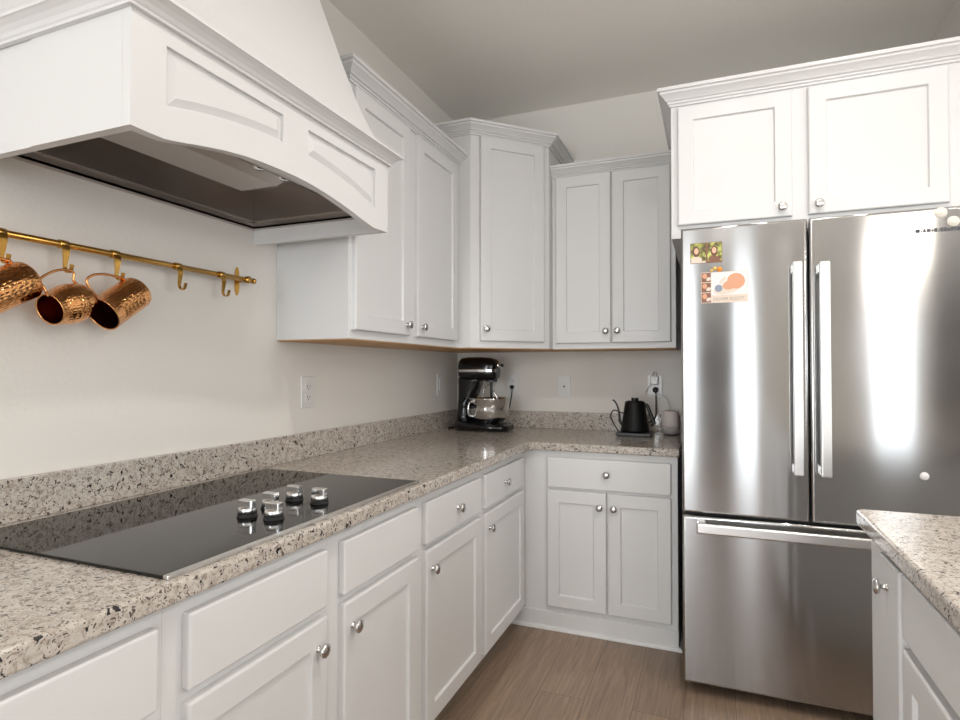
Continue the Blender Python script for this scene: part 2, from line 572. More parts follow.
CROWN = [(0, 0), (.007, 0), (.007, .007), (.013, .011), (.013, .018), (.019, .020), (.024, .028), (.033, .038), (.041, .045), (.042, .052), (.050, .055), (.050, .068), (0, .068)]
def crown(parent, path, z0, sc=1.0, scz=1.0):
    bm = nb()
    sweep(bm, path, [(o * sc, z0 + z * scz) for o, z in CROWN])
    return obj('crown_molding', bm, 'white', parent)

# ---- base cabinets, left run (faces +x)
LX = 0.668
FL = Frame((LX, 0, 0), (0, 1, 0), (1, 0, 0))
BZ, TZ = 0.095, 0.876
def left_base(y0, y1, label, dr, doors, knobs, drk, ybody=None):
    t = thing('base_cabinet', label, 'cabinet', (0.33, (y0 + y1) / 2, 0))
    bm = nb(); box(bm, .004, LX, y0 + .0002, (ybody or y1) - .0002, BZ, TZ - .0006); obj('cabinet_body', bm, 'white', t)
    bm = nb(); box(bm, .02, .60, y0 + .0006, y1 - .0006, 0, BZ); obj('toe_kick', bm, 'white', t)
    for (a, b_), kk in zip(dr, drk):
        d = slab(FL, a, b_, .705, .842, t)
        if kk is not None: knob(FL, kk, .774, .02, d)
    for (a, b_), kk in zip(doors, knobs):
        d = shaker(FL, a, b_, .115, .684, parent=t)
        if kk is not None: knob(FL, kk, .620, .02, d)
    return t
left_base(-3.36, -2.735, 'white base cabinet at the near left end, beside the cooktop cabinet', [(-3.34, -2.754)], [(-3.34, -2.754)], [-3.30], [-3.05])
left_base(-2.735, -1.82, 'white base cabinet with two knobless false drawer fronts under the cooktop', [(-2.695, -2.298), (-2.231, -1.836)], [(-2.695, -2.298), (-2.231, -1.836)], [-2.335, -2.196], [None, None])
left_base(-1.82, -1.29, 'white base cabinet with one drawer and one door, right of the cooktop', [(-1.780, -1.303)], [(-1.780, -1.303)], [-1.742], [-1.535])
left_base(-1.29, -0.690, 'white base cabinet with one drawer and one door running into the corner', [(-1.255, -.735)], [(-1.255, -.735)], [-1.215], [-1.02], -.012)

# ---- base cabinet, back run (faces -y)
FB = Frame((0, -LX, 0), (1, 0, 0), (0, -1, 0))
t = thing('base_cabinet', 'white two-door base cabinet with a wide drawer, left of the refrigerator', 'cabinet', (1.04, -.33, 0))
bm = nb(); box(bm, LX + .0006, 1.396, -LX, -.004, 0.0, TZ - .0006, .001, 1); obj('cabinet_body', bm, 'white', t)
d = slab(FB, .789, 1.368, .697, .843, t); knob(FB, 1.078, .774, .02, d)
d = shaker(FB, .789, 1.0755, .115, .684, parent=t); knob(FB, 1.045, .617, .02, d)
d = shaker(FB, 1.0835, 1.368, .115, .684, parent=t); knob(FB, 1.112, .617, .02, d)
bm = nb(); box(bm, .603, 1.398, -LX - .010, -LX, 0, .088, .002, 2); obj('base_board', bm, 'white', t)
bm = nb(); sweep(bm, [(.603, -LX - .010), (1.402, -LX - .010), (1.402, -.1)], [(0, .0), (.012, 0), (.012, .006), (.008, .014), (0, .018)]); obj('shoe_molding', bm, 'white', t)

# ---- upper cabinets
UZ = 1.385
def bottom_panel(parent, pts):
    bm = nb(); prism(bm, pts, UZ - .004, UZ - .0005); obj('bottom_panel', bm, 'wood_under', parent, 'unpainted wood underside')
UX = 0.326
FUL = Frame((UX, 0, 0), (0, 1, 0), (1, 0, 0))
t = thing('upper_cabinet', 'white two-door wall cabinet between the range hood and the corner cabinet', 'cabinet', (.16, -1.2, UZ), None)
bm = nb(); box(bm, .0005, UX, -1.697, -.7235, UZ, 2.335, .001, 1); obj('cabinet_body', bm, 'white', t)
d = shaker(FUL, -1.678, -1.268, 1.418, 2.312, parent=t); knob(FUL, -1.300, 1.462, .02, d)
d = shaker(FUL, -1.198, -.768, 1.418, 2.312, parent=t); knob(FUL, -1.160, 1.462, .02, d)
crown(t, [(.003, -1.697), (UX, -1.697), (UX, -.724)], 2.322, 1.1, .95)
bottom_panel(t, [(.003, -1.694), (UX - .003, -1.694), (UX - .003, -.727), (.003, -.727)])

s2 = 1 / math.sqrt(2)
CA, CB = .395, .722
t = thing('corner_cabinet', 'tall white diagonal wall cabinet in the corner above the stand mixer', 'cabinet', (.3, -.3, UZ))
foot = [(.0005, -.0005), (CB, -.0005), (CB, -CA), (CA, -CB), (.0005, -CB)]
bm = nb(); prism(bm, foot, UZ, 2.505, .001); obj('cabinet_body', bm, 'white', t)
FD = Frame((CA, -CB, 0), (s2, s2, 0), (s2, -s2, 0))
L_ = (CB - CA) / s2
d = shaker(FD, .050, L_ - .038, 1.42, 2.482, parent=t); knob(FD, .078, 1.482, .02, d)
crown(t, [(.0005, -CB), (CA, -CB), (CB, -CA), (CB, -.003)], 2.486, 1.1, .92)
bottom_panel(t, [(.003, -.003), (CB - .003, -.003), (CB - .003, -CA), (CA, -CB + .003), (.003, -CB + .003)])

FUB = Frame((0, -UX - .004, 0), (1, 0, 0), (0, -1, 0))
t = thing('upper_cabinet', 'white two-door wall cabinet between the corner cabinet and the refrigerator', 'cabinet', (1.05, -.16, UZ))
bm = nb(); box(bm, CB + .0015, 1.374, -UX - .004, -.0005, UZ, 2.350, .001, 1); obj('cabinet_body', bm, 'white', t)
d = shaker(FUB, .747, 1.046, 1.415, 2.330, parent=t); knob(FUB, 1.020, 1.478, .02, d)
d = shaker(FUB, 1.054, 1.350, 1.415, 2.330, parent=t); knob(FUB, 1.080, 1.478, .02, d)
crown(t, [(CB + .0015, -UX - .004), (1.390, -UX - .004)], 2.334, 1.1, .82)
bottom_panel(t, [(CB + .004, -.003), (1.371, -.003), (1.371, -UX), (CB + .004, -UX)])

FY = -.93
FF = Frame((0, FY, 0), (1, 0, 0), (0, -1, 0))
t = thing('upper_cabinet', 'deep white two-door wall cabinet above the refrigerator', 'cabinet', (1.9, -.46, 1.815))
bm = nb(); box(bm, 1.391, 2.37, FY, -.0005, 1.815, 2.385, .001, 1); box(bm, 2.3695, 2.546, FY + .004, FY + .03, 0.0, 2.385); obj('cabinet_body', bm, 'white', t)
d = shaker(FF, 1.418, 1.836, 1.866, 2.356, parent=t); knob(FF, 1.800, 1.900, .02, d)
d = shaker(FF, 1.892, 2.330, 1.866, 2.356, parent=t); knob(FF, 1.924, 1.900, .02, d)
crown(t, [(1.391, -.003), (1.391, FY), (2.545, FY)], 2.367, 1.0, 1.0)

# ------------------------------------------------------------------ granite
def arcpts(cx, cy, r, a0, a1, k_=6):
    return [(cx + r * math.cos(math.radians(a0 + (a1 - a0) * i / k_)), cy + r * math.sin(math.radians(a0 + (a1 - a0) * i / k_))) for i in range(k_ + 1)]
CT = .914
bm = nb()
GX = .703
pts = [(.001, -.001), (1.404, -.001)] + [(1.404, -GX)] + arcpts(GX + .02, -GX - .02, .02, 90, 180) + [(GX, -3.40), (.001, -3.40)]
prism(bm, pts, TZ, CT, .007, seg=3)
tag(obj('countertop', bm, 'granite'), 'L-shaped speckled beige granite countertop holding the cooktop and stand mixer', 'countertop')
bm = nb(); box(bm, .0008, .022, -3.40, -.0008, CT, 1.016, .002, 2)
tag(obj('backsplash', bm, 'granite'), 'long low granite backsplash strip behind the cooktop', 'backsplash')
bm = nb(); box(bm, .0225, 1.404, -.022, -.0008, CT, 1.016, .002, 2)
tag(obj('backsplash', bm, 'granite'), 'short granite backsplash strip behind the kettle and stand mixer', 'backsplash')

# ------------------------------------------------------------------ island
IX = 1.915
IY0, IY1 = -1.728, -3.30
bm = nb()
prism(bm, arcpts(1.885 + .02, -1.70 - .02, .02, 180, 90) + [(3.0, -1.70), (3.0, -3.36), (1.885, -3.36)], TZ, CT, .007, seg=3)
tag(obj('countertop', bm, 'granite'), 'granite top of the kitchen island at the right edge, before the refrigerator', 'countertop')
FI = Frame((IX, 0, 0), (0, -1, 0), (-1, 0, 0))
t = thing('island_cabinet', 'narrow white pull-out cabinet at the far end of the island, full-height front', 'cabinet', (2.4, -1.9, 0))
bm = nb(); box(bm, IX, 2.95, -2.045, IY0, BZ, TZ - .0006, .001, 1); obj('cabinet_body', bm, 'white', t)
bm = nb(); box(bm, IX + .07, 2.93, -2.045, IY0 - .01, 0, BZ); obj('toe_kick', bm, 'white', t)
bm = nb(); fbox(bm, FI, 1.882, 2.034, .115, .858, -.002, .02, .0055, 3); d = obj('door', bm, 'white', t)
knob(FI, 1.955, .80, .02, d)
t = thing('island_cabinet', 'white island cabinet with a slab drawer front over a framed door', 'cabinet', (2.4, -2.65, 0))
bm = nb(); box(bm, IX, 2.95, IY1, -2.0456, BZ, TZ - .0006, .001, 1); obj('cabinet_body', bm, 'white', t)
bm = nb(); box(bm, IX + .07, 2.93, IY1, -2.0456, 0, BZ); obj('toe_kick', bm, 'white', t)
d = slab(FI, 2.056, 2.62, .733, .862, t)
d = shaker(FI, 2.056, 2.62, .115, .712, parent=t)
d = slab(FI, 2.65, 3.28, .733, .862, t)
d = shaker(FI, 2.65, 3.28, .115, .712, parent=t)

# ------------------------------------------------------------------ refrigerator
RX0, RX1, RG = 1.432, 2.345, 1.877
RY = -1.03
t = thing('refrigerator', 'tall stainless steel french-door refrigerator with bottom freezer drawer', 'refrigerator', (1.88, -.55, 0))
FR = Frame((0, RY + .062, 0), (1, 0, 0), (0, -1, 0))
bm = nb(); box(bm, RX0 + .006, RX1 - .006, RY + .07, -.06, .047, 1.80, .004); obj('fridge_body', bm, 'dark_grey', t)
bm = nb(); box(bm, RX0 + .015, RX1 - .015, RY + .08, RY + .12, .012, .046); box(bm, RX0 + .03, RX0 + .08, RY + .13, RY + .18, 0, .0468); box(bm, RX1 - .08, RX1 - .03, RY + .13, RY + .18, 0, .0468); obj('kick_grille', bm, 'black', t, 'black grille at the floor')
def fridge_panel(name, x0, x1, z0, z1):
    bm = nb()
    tt = bmesh.new(); box(tt, x0, x1, RY, RY + .062, z0, z1)
    ed = [e for e in tt.edges if all(abs(v.co.y - RY) < 1e-5 for v in e.verts)]
    bmesh.ops.bevel(tt, geom=ed, offset=.010, segments=5, affect='EDGES', profile=.5)
    for f in tt.faces: f.smooth = len(f.verts) == 4 and f.calc_area() < .02
    merge(bm, tt, None)
    return obj(name, bm, 'steel', t)
dl = fridge_panel('door', RX0, RG - .003, .711, 1.832)
dr = fridge_panel('door', RG + .003, RX1, .711, 1.832)
fz = fridge_panel('freezer_drawer', RX0, RX1, .048, .700)
def bar_handle(parent, x0, x1, z0, z1, vertical=True):
    bm = nb()
    if vertical:
        box(bm, x0, x1, RY - .066, RY - .048, z0, z1, .005, 3)
        for zz in (z0 + .002, z1 - .032): box(bm, x0 + .004, x1 - .004, RY - .052, RY, zz, zz + .03, .003)
    else:
        box(bm, x0, x1, RY - .066, RY - .046, z0, z1, .006, 3)
        for xx in (x0 + .002, x1 - .032): box(bm, xx, xx + .03, RY - .05, RY, z0 + .004, z1 - .004, .003)
    obj('handle', bm, 'steel_handle', parent, 'long satin steel bar handle')
bar_handle(dl, 1.818, 1.850, .888, 1.666)
bar_handle(dr, 1.903, 1.937, .888, 1.660)
bar_handle(fz, 1.486, 2.30, .647, .686, False)
# small dark lettering strip on the right door (illegible in the photo)
bm = nb()
x = 2.204
for wd in (.014, .004, .008, .012, .005, .009, .004, .007, .010, .005, .008, .006, .010, .004, .007):
    box(bm, x, x + wd, RY - .0012, RY + .0005, 1.747, 1.757 if wd < .006 else 1.760); x += wd + .0022
obj('lettering', bm, 'dark_grey', dr, 'small dark maker lettering')
# clear round pad low on the right door
bm = nb(); lathe(bm, [(0, .006), (.010, .005), (.013, .002), (.014, 0)], (2.222, RY, .905), (0, -1, 0), 24)
tag(obj('hook_pad', bm, 'plastic', org=(2.222, RY, .905)), 'small round white pad stuck low on the right fridge door', 'magnet')
for (mx_, mz_, lb) in ((2.278, 1.812, 'left and upper of two cream round magnets at the top right of the fridge'), (2.312, 1.779, 'right and lower of two cream round magnets at the top right of the fridge')):
    bm = nb(); lathe(bm, [(0, .007), (.011, .0065), (.013, .004), (.0165, .004), (.018, .002), (.018, 0)], (mx_, RY, mz_), (0, -1, 0), 28)
    tag(obj('round_magnet', bm, 'cream', org=(mx_, RY, mz_)) , lb, 'magnet')

# ---- prints on the left fridge door: flat cards with shapes laid flat on them
def ell(bm, cx_, cz_, rx, rz, y, mi, rot=0, k_=20):
    vs = []
    for i in range(k_):
        a = 2 * PI * i / k_
        px_, pz_ = rx * math.cos(a), rz * math.sin(a)
        vs.append(bm.verts.new((cx_ + px_ * math.cos(rot) - pz_ * math.sin(rot), y, cz_ + px_ * math.sin(rot) + pz_ * math.cos(rot))))
    f = bm.faces.new(vs); f.material_index = mi
def rec(bm, x0, x1, z0, z1, y, mi):
    f = bm.faces.new([bm.verts.new(p) for p in ((x0, y, z0), (x1, y, z0), (x1, y, z1), (x0, y, z1))]); f.material_index = mi
def foliage_mat():
    m = mat('printed_foliage', (0.3, 0.3, 0.05), 0.4)
    n, l, b = nt(m)
    no = n.new('ShaderNodeTexNoise'); no.inputs['Scale'].default_value = 55; no.inputs['Detail'].default_value = 3
    l.new(coords(n, l), no.inputs['Vector'])
    r = n.new('ShaderNodeValToRGB'); e = r.color_ramp.elements
    e[0].position = .38; e[0].color = (.10, .06, .02, 1)
    e[1].position = .62; e[1].color = (.55, .55, .14, 1)
    x = e.new(.5); x.color = (.25, .27, .05, 1)
    l.new(no.outputs['Fac'], r.inputs[0]); l.new(r.outputs[0], b.inputs['Base Color'])
    return m
M['p_fol'] = foliage_mat()
M['p_skin'] = mat('printed_skin', (0.62, 0.30, 0.17), 0.4)
M['p_skin2'] = mat('printed_pale_skin', (0.72, 0.42, 0.28), 0.4)
M['p_hair'] = mat('printed_hair', (0.13, 0.05, 0.02), 0.4)
M['p_cream'] = mat('printed_cream', (0.66, 0.55, 0.46), 0.4)
M['p_brown'] = mat('printed_brown', (0.20, 0.08, 0.04), 0.4)
M['p_blue'] = mat('printed_grey_blue', (0.22, 0.25, 0.32), 0.4)
M['p_ink'] = mat('printed_ink', (0.30, 0.24, 0.20), 0.4)
M['orange'] = mat('orange_enamel', (0.80, 0.28, 0.03), 0.35)
M['yellow'] = mat('yellow_enamel', (0.75, 0.50, 0.12), 0.35)

bm = nb()
y_ = RY - .0016
box(bm, 1.467, 1.584, RY - .0012, RY - .0002, 1.690, 1.770, mi=5)
rec(bm, 1.4685, 1.5245, 1.6915, 1.7685, y_, 0); rec(bm, 1.5305, 1.5825, 1.6915, 1.7685, y_, 0)
for cx_ in (1.490, 1.555):
    ell(bm, cx_, 1.735, .0125, .021, y_ - .0001, 1)
    ell(bm, cx_, 1.704, .021, .012, y_ - .0002, 2 if cx_ < 1.52 else 3)
    ell(bm, cx_, 1.738, .008, .012, y_ - .0003, 4)
rec(bm, 1.4685, 1.5245, 1.6915, 1.697, y_ - .0004, 2)
rec(bm, 1.5305, 1.5825, 1.6915, 1.697, y_ - .0004, 3)
tag(obj('photo_print', bm, ['p_fol', 'p_hair', 'p_cream', 'p_brown', 'p_skin2', 'p_brown'], org=(1.52, RY, 1.73), fix=False), 'small green-toned outdoor photo print at the top of the left fridge door', 'photo')

bm = nb()
box(bm, 1.506, 1.674, RY - .0012, RY - .0002, 1.532, 1.652, mi=0)
def strip(z0, z1):
    rec(bm, 1.508, 1.542, z0, z1, y_, 1)
    ell(bm, 1.520, (z0 + z1) / 2 + .006, .009, .010, y_ - .0001, 2)
    ell(bm, 1.534, (z0 + z1) / 2 - .006, .009, .007, y_ - .0002, 3, .5)
for z0, z1 in ((1.614, 1.650), (1.574, 1.611), (1.534, 1.571)): strip(z0, z1)
rec(bm, 1.544, 1.672, 1.562, 1.650, y_, 4)
ell(bm, 1.600, 1.585, .050, .020, y_ - .0001, 0, .2)
ell(bm, 1.632, 1.614, .032, .030, y_ - .0002, 5, -.3)
ell(bm, 1.610, 1.600, .026, .018, y_ - .0003, 2, .3)
ell(bm, 1.640, 1.603, .005, .007, y_ - .0004, 5)
ell(bm, 1.570, 1.588, .014, .014, y_ - .0004, 6)
ell(bm, 1.585, 1.618, .017, .007, y_ - .0004, 0, .9)
card = tag(obj('announcement_card', bm, ['p_cream', 'p_brown', 'p_skin', 'p_cream', 'plastic', 'p_skin', 'p_blue'], org=(1.59, RY, 1.59), fix=False), 'larger cream baby photo card on the left fridge door, below the small print', 'card')
tx = bpy.data.curves.new('card_text', 'FONT'); tx.body = 'OLIVER SCOTT'; tx.size = .0165; tx.align_x = 'CENTER'; tx.extrude = 0
to = bpy.data.objects.new('card_text', tx); C.objects.link(to)
dg = bpy.context.evaluated_depsgraph_get()
me = bpy.data.meshes.new_from_object(to.evaluated_get(dg)); bpy.data.objects.remove(to)
me.materials.clear(); me.materials.append(M['p_ink'])
lt = bpy.data.objects.new('lettering', me); C.objects.link(lt); lt.parent = card
lt.location = (1.606 - 1.59, -.0024, 1.541 - 1.59); lt.rotation_euler = (PI / 2, 0, 0)
bm = nb()
ell_y = RY
lathe(bm, [(0, .008), (.006, .007), (.010, .003), (.010, 0)], (1.574, RY, 1.662), (0, -1, 0), 18, 0)
lathe(bm, [(0, .007), (.005, .006), (.007, .003), (.007, 0)], (1.557, RY, 1.667), (0, -1, 0), 14, 1)
lathe(bm, [(0, .007), (.004, .006), (.006, .003), (.006, 0)], (1.545, RY, 1.659), (0, -1, 0), 14, 1)
tag(obj('flower_magnet', bm, ['orange', 'yellow'], org=(1.565, RY, 1.66)), 'small orange and yellow magnet holding the top edge of the baby card', 'magnet')

# ------------------------------------------------------------------ range hood
HX, HY0, HY1, HZ0, HZ1 = .55, -2.713, -1.80, 1.726, 1.955
t = thing('range_hood', 'large white wooden range hood with arched valance above the cooktop', 'range hood', (.27, -2.256, HZ0))
# arched front board
arch = [(HY0, 1.726), (-2.677, 1.725), (-2.64, 1.7255), (-2.60, 1.733), (-2.561, 1.742), (-2.49, 1.756), (-2.425, 1.765), (-2.36, 1.7695), (-2.303, 1.771), (-2.256, 1.772), (-2.20, 1.770), (-2.125, 1.763), (-2.06, 1.754),
        (-2.00, 1.744), (-1.95, 1.734), (-1.917, 1.728), (-1.885, 1.7225), (-1.85, 1.7245), (HY1, 1.726)]
def board(bm, x0, x1, low, ztop):
    a = [bm.verts.new((x1, y, z)) for y, z in low]; c_ = [bm.verts.new((x1, y, ztop)) for y, z in low]
    a2 = [bm.verts.new((x0, y, z)) for y, z in low]; c2 = [bm.verts.new((x0, y, ztop)) for y, z in low]
    for i in range(len(low) - 1):
        bm.faces.new((a[i], a[i + 1], c_[i + 1], c_[i])); bm.faces.new((a2[i + 1], a2[i], c2[i], c2[i + 1]))
        f = bm.faces.new((a[i + 1], a[i], a2[i], a2[i + 1])); bm.faces.new((c_[i], c_[i + 1], c2[i + 1], c2[i]))
    bm.faces.new((a[0], c_[0], c2[0], a2[0])); bm.faces.new((a[-1], a2[-1], c2[-1], c_[-1]))
# raised panels are cut as recesses: stiles/rails are a 9 mm overlay around panel openings
bm = nb()
board(bm, HX - .022, HX - .009, arch, HZ1)
def zarch(y, off=0):
    for (a, za), (b_, zb) in zip(arch, arch[1:]):
        if a <= y <= b_: return za + (zb - za) * (y - a) / (b_ - a) + off
    return arch[-1][1] + off
P1 = (-2.637, -2.302); P2 = (-2.206, -1.876)
def plow(y):      # lower edge of the panel openings: parallel to the arch, dropping at the ends
    c_ = -2.256
    return 1.832 - .055 * (abs(y - c_) / .38) ** 2 + .012
def overlay(bm, y0, y1, lo, hi, x0=HX - .009, x1=HX, k_=14):
    ys = [y0 + (y1 - y0) * i / k_ for i in range(k_ + 1)]
    A = [[bm.verts.new((x, y, f(y))) for y in ys] for x in (x1, x0) for f in (lo, hi)]
    a, c_, a2, c2 = A
    for i in range(k_):
        bm.faces.new((a[i], a[i + 1], c_[i + 1], c_[i])); bm.faces.new((a[i + 1], a[i], a2[i], a2[i + 1])); bm.faces.new((c_[i], c_[i + 1], c2[i + 1], c2[i]))
        bm.faces.new((a2[i + 1], a2[i], c2[i], c2[i + 1]))
    bm.faces.new((a[0], c_[0], c2[0], a2[0])); bm.faces.new((a[-1], a2[-1], c2[-1], c_[-1]))
top = lambda y: HZ1
PT = 1.912
overlay(bm, HY0, P1[0], zarch, top); overlay(bm, P1[1], P2[0], zarch, top); overlay(bm, P2[1], HY1, zarch, top)
for p in (P1, P2):
    overlay(bm, p[0], p[1], zarch, plow); overlay(bm, p[0], p[1], lambda y: PT, top)
obj('valance', bm, 'white', t)
for p in (P1, P2):   # raised field
    bm = nb(); k_ = 14; g = .016
    def row(ins, x, f0=plow):
        ys = [p[0] + ins + (p[1] - p[0] - 2 * ins) * i / k_ for i in range(k_ + 1)]
        return [bm.verts.new((x, y, plow(y) + ins)) for y in ys] + [bm.verts.new((x, y, PT - ins)) for y in ys[::-1]]
    R0, R1_ = row(.006, HX - .009), row(.006 + g, HX - .001)
    n_ = len(R0)
    for i in range(n_): bm.faces.new((R0[i], R0[(i + 1) % n_], R1_[(i + 1) % n_], R1_[i]))
    for i in range(k_): bm.faces.new((R1_[i], R1_[i + 1], R1_[n_ - 2 - i], R1_[n_ - 1 - i]))
    obj('raised_panel', bm, 'white', t)
# sides
for (a, b_) in ((HY0, HY0 + .02), (HY1 - .02, HY1)):
    bm = nb(); box(bm, .26 if a == HY0 else .001, HX - .0225, a, b_, HZ0, HZ1)
    if a == HY0: box(bm, .001, .26, a + .002, b_, HZ0, HZ1)
    obj('side_panel', bm, 'white', t)
# crown
HC = [(0, 0), (.010, 0), (.010, .007), (.013, .010), (.017, .018), (.026, .027), (.036, .033), (.040, .034), (.040, .042), (0, .044)]
bm = nb(); sweep(bm, [(.001, HY0 - .0003), (HX + .0003, HY0 - .0003), (HX + .0003, HY1 + .0003), (.001, HY1 + .0003)], [(o, 1.947 + z * .85) for o, z in HC])
obj('crown_molding', bm, 'white', t)
# tapered chimney, slightly flared at the foot
bm = nb()
prev = None
def chim(z):
    s_ = (z - 1.975) / (CZ - 1.975)
    fl = .05 * math.exp(-s_ * 14)
    xx = .520 - .235 * s_ + fl * .8
    yh = .425 - .265 * s_ + fl
    return xx, -2.256 - yh, -2.256 + yh
for z in [1.975, 1.985, 2.0, 2.02, 2.05, 2.09, 2.15, 2.25, 2.5, CZ - .0005]:
    xx, a, b_ = chim(z)
    R = [bm.verts.new(q) for q in ((.0008, a, z), (xx, a, z), (xx, b_, z), (.0008, b_, z))]
    if prev:
        for i in range(4):
            f = bm.faces.new((prev[i], prev[(i + 1) % 4], R[(i + 1) % 4], R[i]))
    else: bm.faces.new(R[::-1])
    prev = R
bm.faces.new(prev)
obj('chimney', bm, 'white', t)
# stainless liner
LZ = 1.776
bm = nb()
x0, x1, y0, y1 = .003, HX - .024, HY0 + .021, HY1 - .021
fr = .025
for b4 in ((x0, x0 + fr, y0, y1), (x1 - fr, x1, y0, y1), (x0 + fr, x1 - fr, y0, y0 + fr), (x0 + fr, x1 - fr, y1 - fr, y1)):
    box(bm, *b4, LZ, LZ + .006)
# inner walls and roof
w0 = .004
box(bm, x0 + fr - w0, x0 + fr, y0 + fr, y1 - fr, LZ, LZ + .13); box(bm, x1 - fr, x1 - fr + w0, y0 + fr, y1 - fr, LZ, LZ + .13)
box(bm, x0 + fr, x1 - fr, y0 + fr - w0, y0 + fr, LZ, LZ + .13); box(bm, x0 + fr, x1 - fr, y1 - fr, y1 - fr + w0, LZ, LZ + .13)
box(bm, x0 + fr - w0, x1 - fr + w0, y0 + fr - w0, y1 - fr + w0, LZ + .13, LZ + .134)
box(bm, x0 + fr, x0 + fr + .012, y0 + fr, y1 - fr, LZ + .022, LZ + .026); box(bm, x0 + fr, x1 - fr, y1 - fr - .012, y1 - fr, LZ + .022, LZ + .026)
lin_o = obj('liner', bm, 'liner', t, 'dark stainless steel liner')
# hanging perimeter filter panel with sloped ends
bm = nb()
yy0, yy1 = y0 + .03, -2.07
v = [bm.verts.new(q) for q in ((.19, yy0, 1.828), (.325, yy0, 1.828), (.325, yy1, 1.828), (.19, yy1, 1.828),
                               (.185, yy0 - .0, LZ + .128), (.48, yy0 - .0, LZ + .128), (.48, yy1 + .03, LZ + .128), (.185, yy1 + .03, LZ + .128))]
for q in ((0, 1, 2, 3), (0, 4, 5, 1), (1, 5, 6, 2), (2, 6, 7, 3), (3, 7, 4, 0), (4, 7, 6, 5)): bm.faces.new([v[i] for i in q])
obj('filter_panel', bm, 'liner', lin_o)
for yk in (-2.305, -2.215):
    bm = nb(); lathe(bm, [(0, -.016), (.014, -.015), (.016, -.012), (.017, -.002), (.019, 0), (0, 0)], (.478, yk, LZ + .022), (0, 0, 1), 20)
    box(bm, .470, .486, yk - .012, yk + .012, LZ + .02, LZ + .04)
    obj('control_knob', bm, 'chrome', lin_o)

# ------------------------------------------------------------------ cooktop
t = thing('cooktop', 'black glass electric cooktop set into the granite counter', 'cooktop', (.38, -2.28, CT))
bm = nb(); box(bm, .070, .672, -2.737, -1.823, CT + .0003, CT + .0065, .0012, 2); obj('glass_top', bm, 'glass_black', t)
bm = nb(); box(bm, .672, .684, -2.737, -1.823, CT + .0003, CT + .0075, .0015, 2); obj('front_trim', bm, 'steel_handle', t, 'steel trim strip along the front edge')
def ring_mat():
    return mat('printed_burner_grey', (0.05, 0.05, 0.052), 0.2)
M['ring'] = ring_mat()
for (kx, ky) in ((.506, -2.370), (.582, -2.365), (.500, -2.284), (.497, -2.190), (.582, -2.194)):
    bm = nb(); z0 = CT + .0065
    lathe(bm, [(0, 0), (.024, 0), (.024, .0035), (0, .0035)], (kx, ky, z0), seg=28, mi=1)
    lathe(bm, [(0, .0035), (.0228, .0035), (.0212, .020), (.0195, .023), (0, .023)], (kx, ky, z0), seg=28)
    box(bm, kx - .0205, kx + .0205, ky - .009, ky + .009, z0 + .012, z0 + .040, .003, 2)
    o = obj('control_knob', bm, ['chrome', 'rubber'], t, 'chrome knob with a raised grip bar')

# ------------------------------------------------------------------ brass rail with hooks and copper mugs
RZ, RXX = 1.584, .047
bm = nb()
tube(bm, [(RXX, -2.98, RZ), (RXX, -1.872, RZ)], .0085, 16)
lathe(bm, [(0, 0), (.0095, 0), (.0105, .004), (.0095, .010), (0, .012)], (RXX, -1.872, RZ), (0, 1, 0), 16)
rail = tag(obj('hanging_rail', bm, 'brass', org=(RXX, -2.2, RZ)), 'long brass rail on the wall under the range hood', 'rail')
for yb in (-1.898, -2.93):
    bm = nb()
    pl = []
    for i in range(24):
        a = 2 * PI * i / 24
        pl.append((yb + .0105 * math.cos(a) * (1 if abs(math.sin(a)) < .8 else .8), RZ - .002 + (.050 * math.copysign(abs(math.sin(a)) ** .8, math.sin(a)))))
    a = [bm.verts.new((.0005, y, z)) for y, z in pl]; c_ = [bm.verts.new((.004, y, z)) for y, z in pl]
    bm.faces.new(c_); bm.faces.new(a[::-1])
    for i in range(24): bm.faces.new((a[i], a[(i + 1) % 24], c_[(i + 1) % 24], c_[i]))
    lathe(bm, [(.008, .003), (.007, RXX - .006), (.012, RXX - .005), (.0125, RXX + .010), (0, RXX + .010)], (0, yb, RZ), (1, 0, 0), 18)
    obj('wall_bracket', bm, 'brass', rail)
hooks = [(-2.650, 'leftmost brass hook on the rail, holding the ribbed straight mug at the left edge'), (-2.512, 'brass hook on the rail holding the rounded barrel mug'),
         (-2.378, 'brass hook on the rail holding the straight copper mug on the right'), (-2.180, 'left one of the two empty brass hooks on the rail'),
         (-2.012, 'right one of the two empty brass hooks, nearest the rail bracket')]
